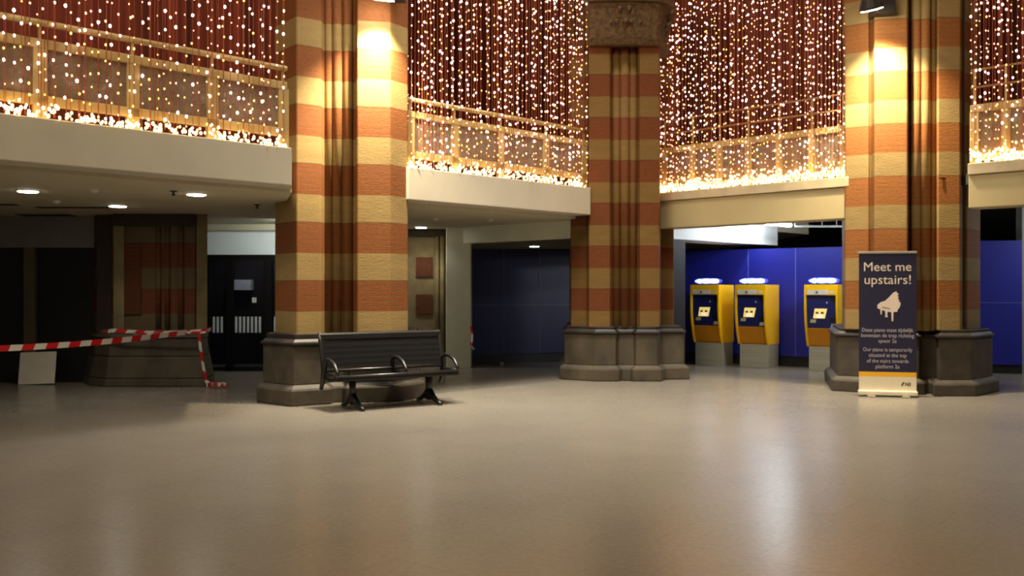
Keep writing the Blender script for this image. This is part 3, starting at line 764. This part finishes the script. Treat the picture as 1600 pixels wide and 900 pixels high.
# ------------------------------------------------------------------ white board at far left
wbx = K(27)*14.6
w = MB().box(0, .56, 0, .02, 0, .50)
w.xf(Matrix.Translation((wbx, 14.62, 0.004)) @ Matrix.Rotation(math.radians(-12), 4, 'X') @ Matrix.Rotation(math.radians(-2.0), 4, 'Y'))
o = w.build('blank_board', M['board'], bevel=.003); tag(o, 'blank white board leaning against the black shutters', 'board')
MB_scrap = MB(); cpt = Vector((K(784)*18.55, 18.55, 0))
MB_scrap.prism([(cpt.x - .03, cpt.y), (cpt.x + .02, cpt.y - .02), (cpt.x + .035, cpt.y + .02), (cpt.x, cpt.y + .03)], .0, .035)
o = MB_scrap.build('paper_scrap', M['paper']); tag(o, 'crumpled scrap of white paper on the floor before the navy hoarding', 'paper')
o = MB().box(K(393)*YD, K(399.5)*YD, YD + .035, YD + .049, H(473, YD), H(465, YD)).build('paper_notice', M['paper']); tag(o, 'small white notice stuck on the glass door', 'notice')

# ------------------------------------------------------------------ ceiling fittings
def downlight(px, Y, label, r=.115, wl=30):
    x = K(px)*Y; z = 2.64
    t = thing('downlight', label, 'light', (x, Y, z), 0, 'round ceiling downlights')
    MB().lathe([(r + .02, z), (r + .02, z - .008), (r, z - .012)], (x, Y), 24).build('rim', M['trimring'], t)
    MB().lathe([(r, z - .013), (r*.98, z - .017)], (x, Y), 24).build('lens', M['downlight'], t)
for px, py, lb, r in ((44, 300, 'round downlight in the ceiling at far left', .11), (184, 323, 'round downlight in the ceiling just before the shaded pillar', .11), (307, 305, 'round downlight in the ceiling nearest the left striped pillar', .11),
                      (658, 356, 'round downlight in the ceiling above the slim pillar', .10), (835, 385.5, 'round downlight in the ceiling above the navy hoarding', .125)):
    Y = 1.125*F/(450 - py); downlight(px, Y, lb, r)
for px, py, lb in ((147, 299, 'small round smoke detector between the two left downlights'), (88, 316, 'small round smoke detector below the far left downlight'), (680, 343, 'small smoke detector close to the downlight above the slim pillar'), (766, 345, 'small smoke detector above the white lintel')):
    Y = 1.12*F/(450 - py); x = K(px)*Y
    o = MB().lathe([(.05, 2.64), (.05, 2.622), (.03, 2.605)], (x, Y), 16).build('smoke_detector', M['trimring']); tag(o, lb, 'smoke detector', 'smoke detectors')
for px, py, lb in ((271, 301, 'small dark sprinkler head beside the downlight near the left pillar'), (402, 322, 'small dark sprinkler head in front of the glass doors')):
    Y = 1.12*F/(450 - py); x = K(px)*Y
    o = MB().lathe([(.05, 2.64), (.05, 2.636), (.012, 2.625), (.012, 2.60), (.028, 2.595), (.028, 2.588)], (x, Y), 12).build('sprinkler_head', M['slot']); tag(o, lb, 'sprinkler')
for (pa, pb, py, lb) in ((-40, 26, 319.5, 'dark slot vent in the ceiling at the left edge'), (58, 172, 324, 'long dark slot vent in the ceiling beside the middle left downlight'), (34, 116, 336.5, 'short wide dark slot vent above the grey bulkhead')):
    Y = 1.14*F/(450 - py); w = .09 if py < 330 else .22
    fr = MB().box(K(pa)*Y, K(pb)*Y, Y - w, Y + w, 2.632, 2.64).build('ceiling_vent', M['slot']); tag(fr, lb, 'vent', 'slot vents in the left ceiling')
# bright tube lamp and cable tray above the ticket machines
LY = 17.0
lampx = K(1215)*LY; lz = H(350, LY)
lp = thing('tube_lamp', 'bright white tube lamp under the ceiling above the ticket machines', 'light', (lampx, LY, lz))
ld = Vector((S2, S2, 0))
p0, p1 = Vector((lampx, LY, lz)) - ld*.45, Vector((lampx, LY, lz)) + ld*.45
MB().tube([p0, p1], .035, 12).build('tube', M['tube'], lp, smooth=True)
MB().beam(p0 + Vector((0, 0, .055)), p1 + Vector((0, 0, .055)), .11, .03).build('housing', M['lampw'], lp)
for u in (.15, .85): MB().tube([p0.lerp(p1, u) + Vector((0, 0, .05)), Vector((*xy(p0.lerp(p1, u)), 2.95))], .008, 6).build('hanger', M['tray'], lp)
t0, t1 = Vector((K(1242)*17.3, 17.3, H(354, 17.3))), Vector((K(1345)*16.8, 16.8, H(354, 16.8)))
tr = thing('cable_tray', 'thin grey cable tray hung from the dark ceiling beside the tube lamp', 'cable tray', t0)
MB().beam(t0, t1, .10, .035).build('tray', M['tray'], tr)
for u in (.0, .42, .64, .9):
    p = t0.lerp(t1, u); MB().tube([p, (p.x, p.y, 2.95)], .009, 6).build('hanger', M['tray'], tr)

# ------------------------------------------------------------------ floodlights on the pillars, and the conduit
def flood(px, py, Y, label, aim, body_shift):
    c = Vector((K(px)*Y, Y, H(py, Y)))
    t = thing('floodlight', label, 'light', c, 0, 'floodlights on the pillars')
    d = (Vector(aim) - c).normalized(); q = d.to_track_quat('-Z', 'Y').to_matrix().to_4x4()
    MB().lathe([(.16, .0), (.16, .03), (.12, .14), (.07, .2)], (0, 0), 20).xf(Matrix.Translation(c) @ q).build('housing', M['floodbody'], t, smooth=False)
    MB().lathe([(.145, -.012), (.145, .004)], (0, 0), 20).xf(Matrix.Translation(c) @ q).build('lens', M['flood'], t)
    s = c + Vector(body_shift)
    MB().box(s.x - .13, s.x + .13, s.y - .05, s.y + .25, s.z - .02, s.z + .3).build('bracket_box', M['floodbody'], t, bevel=.01)
    MB().tube([c + Vector((0, 0, .1)), s + Vector((0, .1, .12))], .03, 8).build('arm', M['floodbody'], t)
    ld_ = bpy.data.lights.new('flood_light', 'SPOT'); ld_.energy = 1350; ld_.color = (1, .86, .58); ld_.spot_size = math.radians(92); ld_.spot_blend = 1.0; ld_.shadow_soft_size = .05
    lo = bpy.data.objects.new('flood_light', ld_); COL.objects.link(lo); lo.location = c + d*.06; lo.rotation_euler = d.to_track_quat('-Z', 'Y').to_euler()
    return ld_
fl1 = flood(598, -1, 11.9, 'floodlight shining down the front of the left striped pillar', (K(584)*12.3, 12.32, 3.9), (.12, .25, .12))
fl3 = flood(1362, 14, 12.85, 'floodlight shining down the front of the right striped pillar', (K(1393)*13.3, 13.32, 3.7), (.32, .35, .05))
cx_, cy_ = P(1506, 13.38)
o = MB().beam((cx_, cy_, .95), (cx_, cy_, 6.5), .022, .022).beam((P(1468, 13.2)[0], 13.215, H(278, 13.2)), (cx_, cy_ - .012, H(277, 13.35)), .014, .014).build('cable_conduit', M['floodbody'])
tag(o, 'thin dark cable running up the right striped pillar', 'cable')

# ------------------------------------------------------------------ lights
def area(name, loc, target, sx, sy, e, col):
    l = bpy.data.lights.new(name, 'AREA'); l.shape = 'RECTANGLE'; l.size = sx; l.size_y = sy; l.energy = e; l.color = col
    o = bpy.data.objects.new(name, l); COL.objects.link(o); o.location = loc
    o.rotation_euler = (Vector(target) - Vector(loc)).to_track_quat('-Z', 'Y').to_euler(); return o
hl = area('hall_ceiling_light', (1.0, 10.6, 13), (1.0, 11.6, 0), 4, 3, 440, (1, .95, .84)); hl.data.spread = math.radians(58)
area('hall_side_light', (-4.5, 1.0, 13), (1.0, 12, 2), 4, 4, 1050, (1, .86, .62))
area('bulkhead_tube_light', (4.6, 17.9, 2.86), (4.2, 17.9, 2.3), .9, .1, 20, (.93, .97, 1)).rotation_euler.z = math.radians(45)  # unseen lamp added to whiten the bulkhead
area('passage_tube_light', (5.75, 15.45, 2.75), (4.3, 17.8, 1.6), .5, .12, 45, (.93, .97, 1))
area('lobby_fill_light', (K(400)*17.8, 17.8, 2.55), (K(385)*18.0, 18.2, 0), .5, .3, 30, (.95, .93, 1))  # unseen lamp added so the pale block behind the doors shows
area('passage_light', (K(470)*15.8, 15.8, 2.6), (K(400)*17, 17, 1.8), .5, .3, 25, (.9, 1, .97))
area('right_passage_light', (10.2, 14.6, 2.85), (8.6, 16.6, 1.2), 1.2, .3, 60, (.92, .96, 1))  # unseen lamp added to brighten the blue wall at right
for px, py in ((44, 300), (184, 323), (307, 305), (658, 356), (835, 385.5)):
    Y = 1.125*F/(450 - py)
    l = bpy.data.lights.new('downlight_beam', 'SPOT'); l.energy = 45; l.color = (1, .93, .8); l.spot_size = math.radians(130); l.spot_blend = .6; l.shadow_soft_size = .1
    o = bpy.data.objects.new('downlight_beam', l); COL.objects.link(o); o.location = (K(px)*Y, Y, 2.60)

w = bpy.data.worlds.new('World'); scn.world = w; w.use_nodes = True
w.node_tree.nodes['Background'].inputs[0].default_value = (1, .82, .6, 1); w.node_tree.nodes['Background'].inputs[1].default_value = 0.13

# ------------------------------------------------------------------ camera
cam = bpy.data.cameras.new('camera'); co = bpy.data.objects.new('camera', cam); COL.objects.link(co)
co.location = (0, 0, CH); co.rotation_euler = (math.radians(90), 0, 0)
cam.sensor_width = 36; cam.lens = 36*F/1600; cam.clip_end = 200
cam.dof.use_dof = True; cam.dof.focus_distance = 3.2; cam.dof.aperture_fstop = 7.5
scn.camera = co
scn.view_settings.view_transform = 'Standard'; scn.view_settings.look = 'None'; scn.view_settings.exposure = 0.0
scn.cycles.use_denoising = True; scn.cycles.sample_clamp_indirect = 4.0
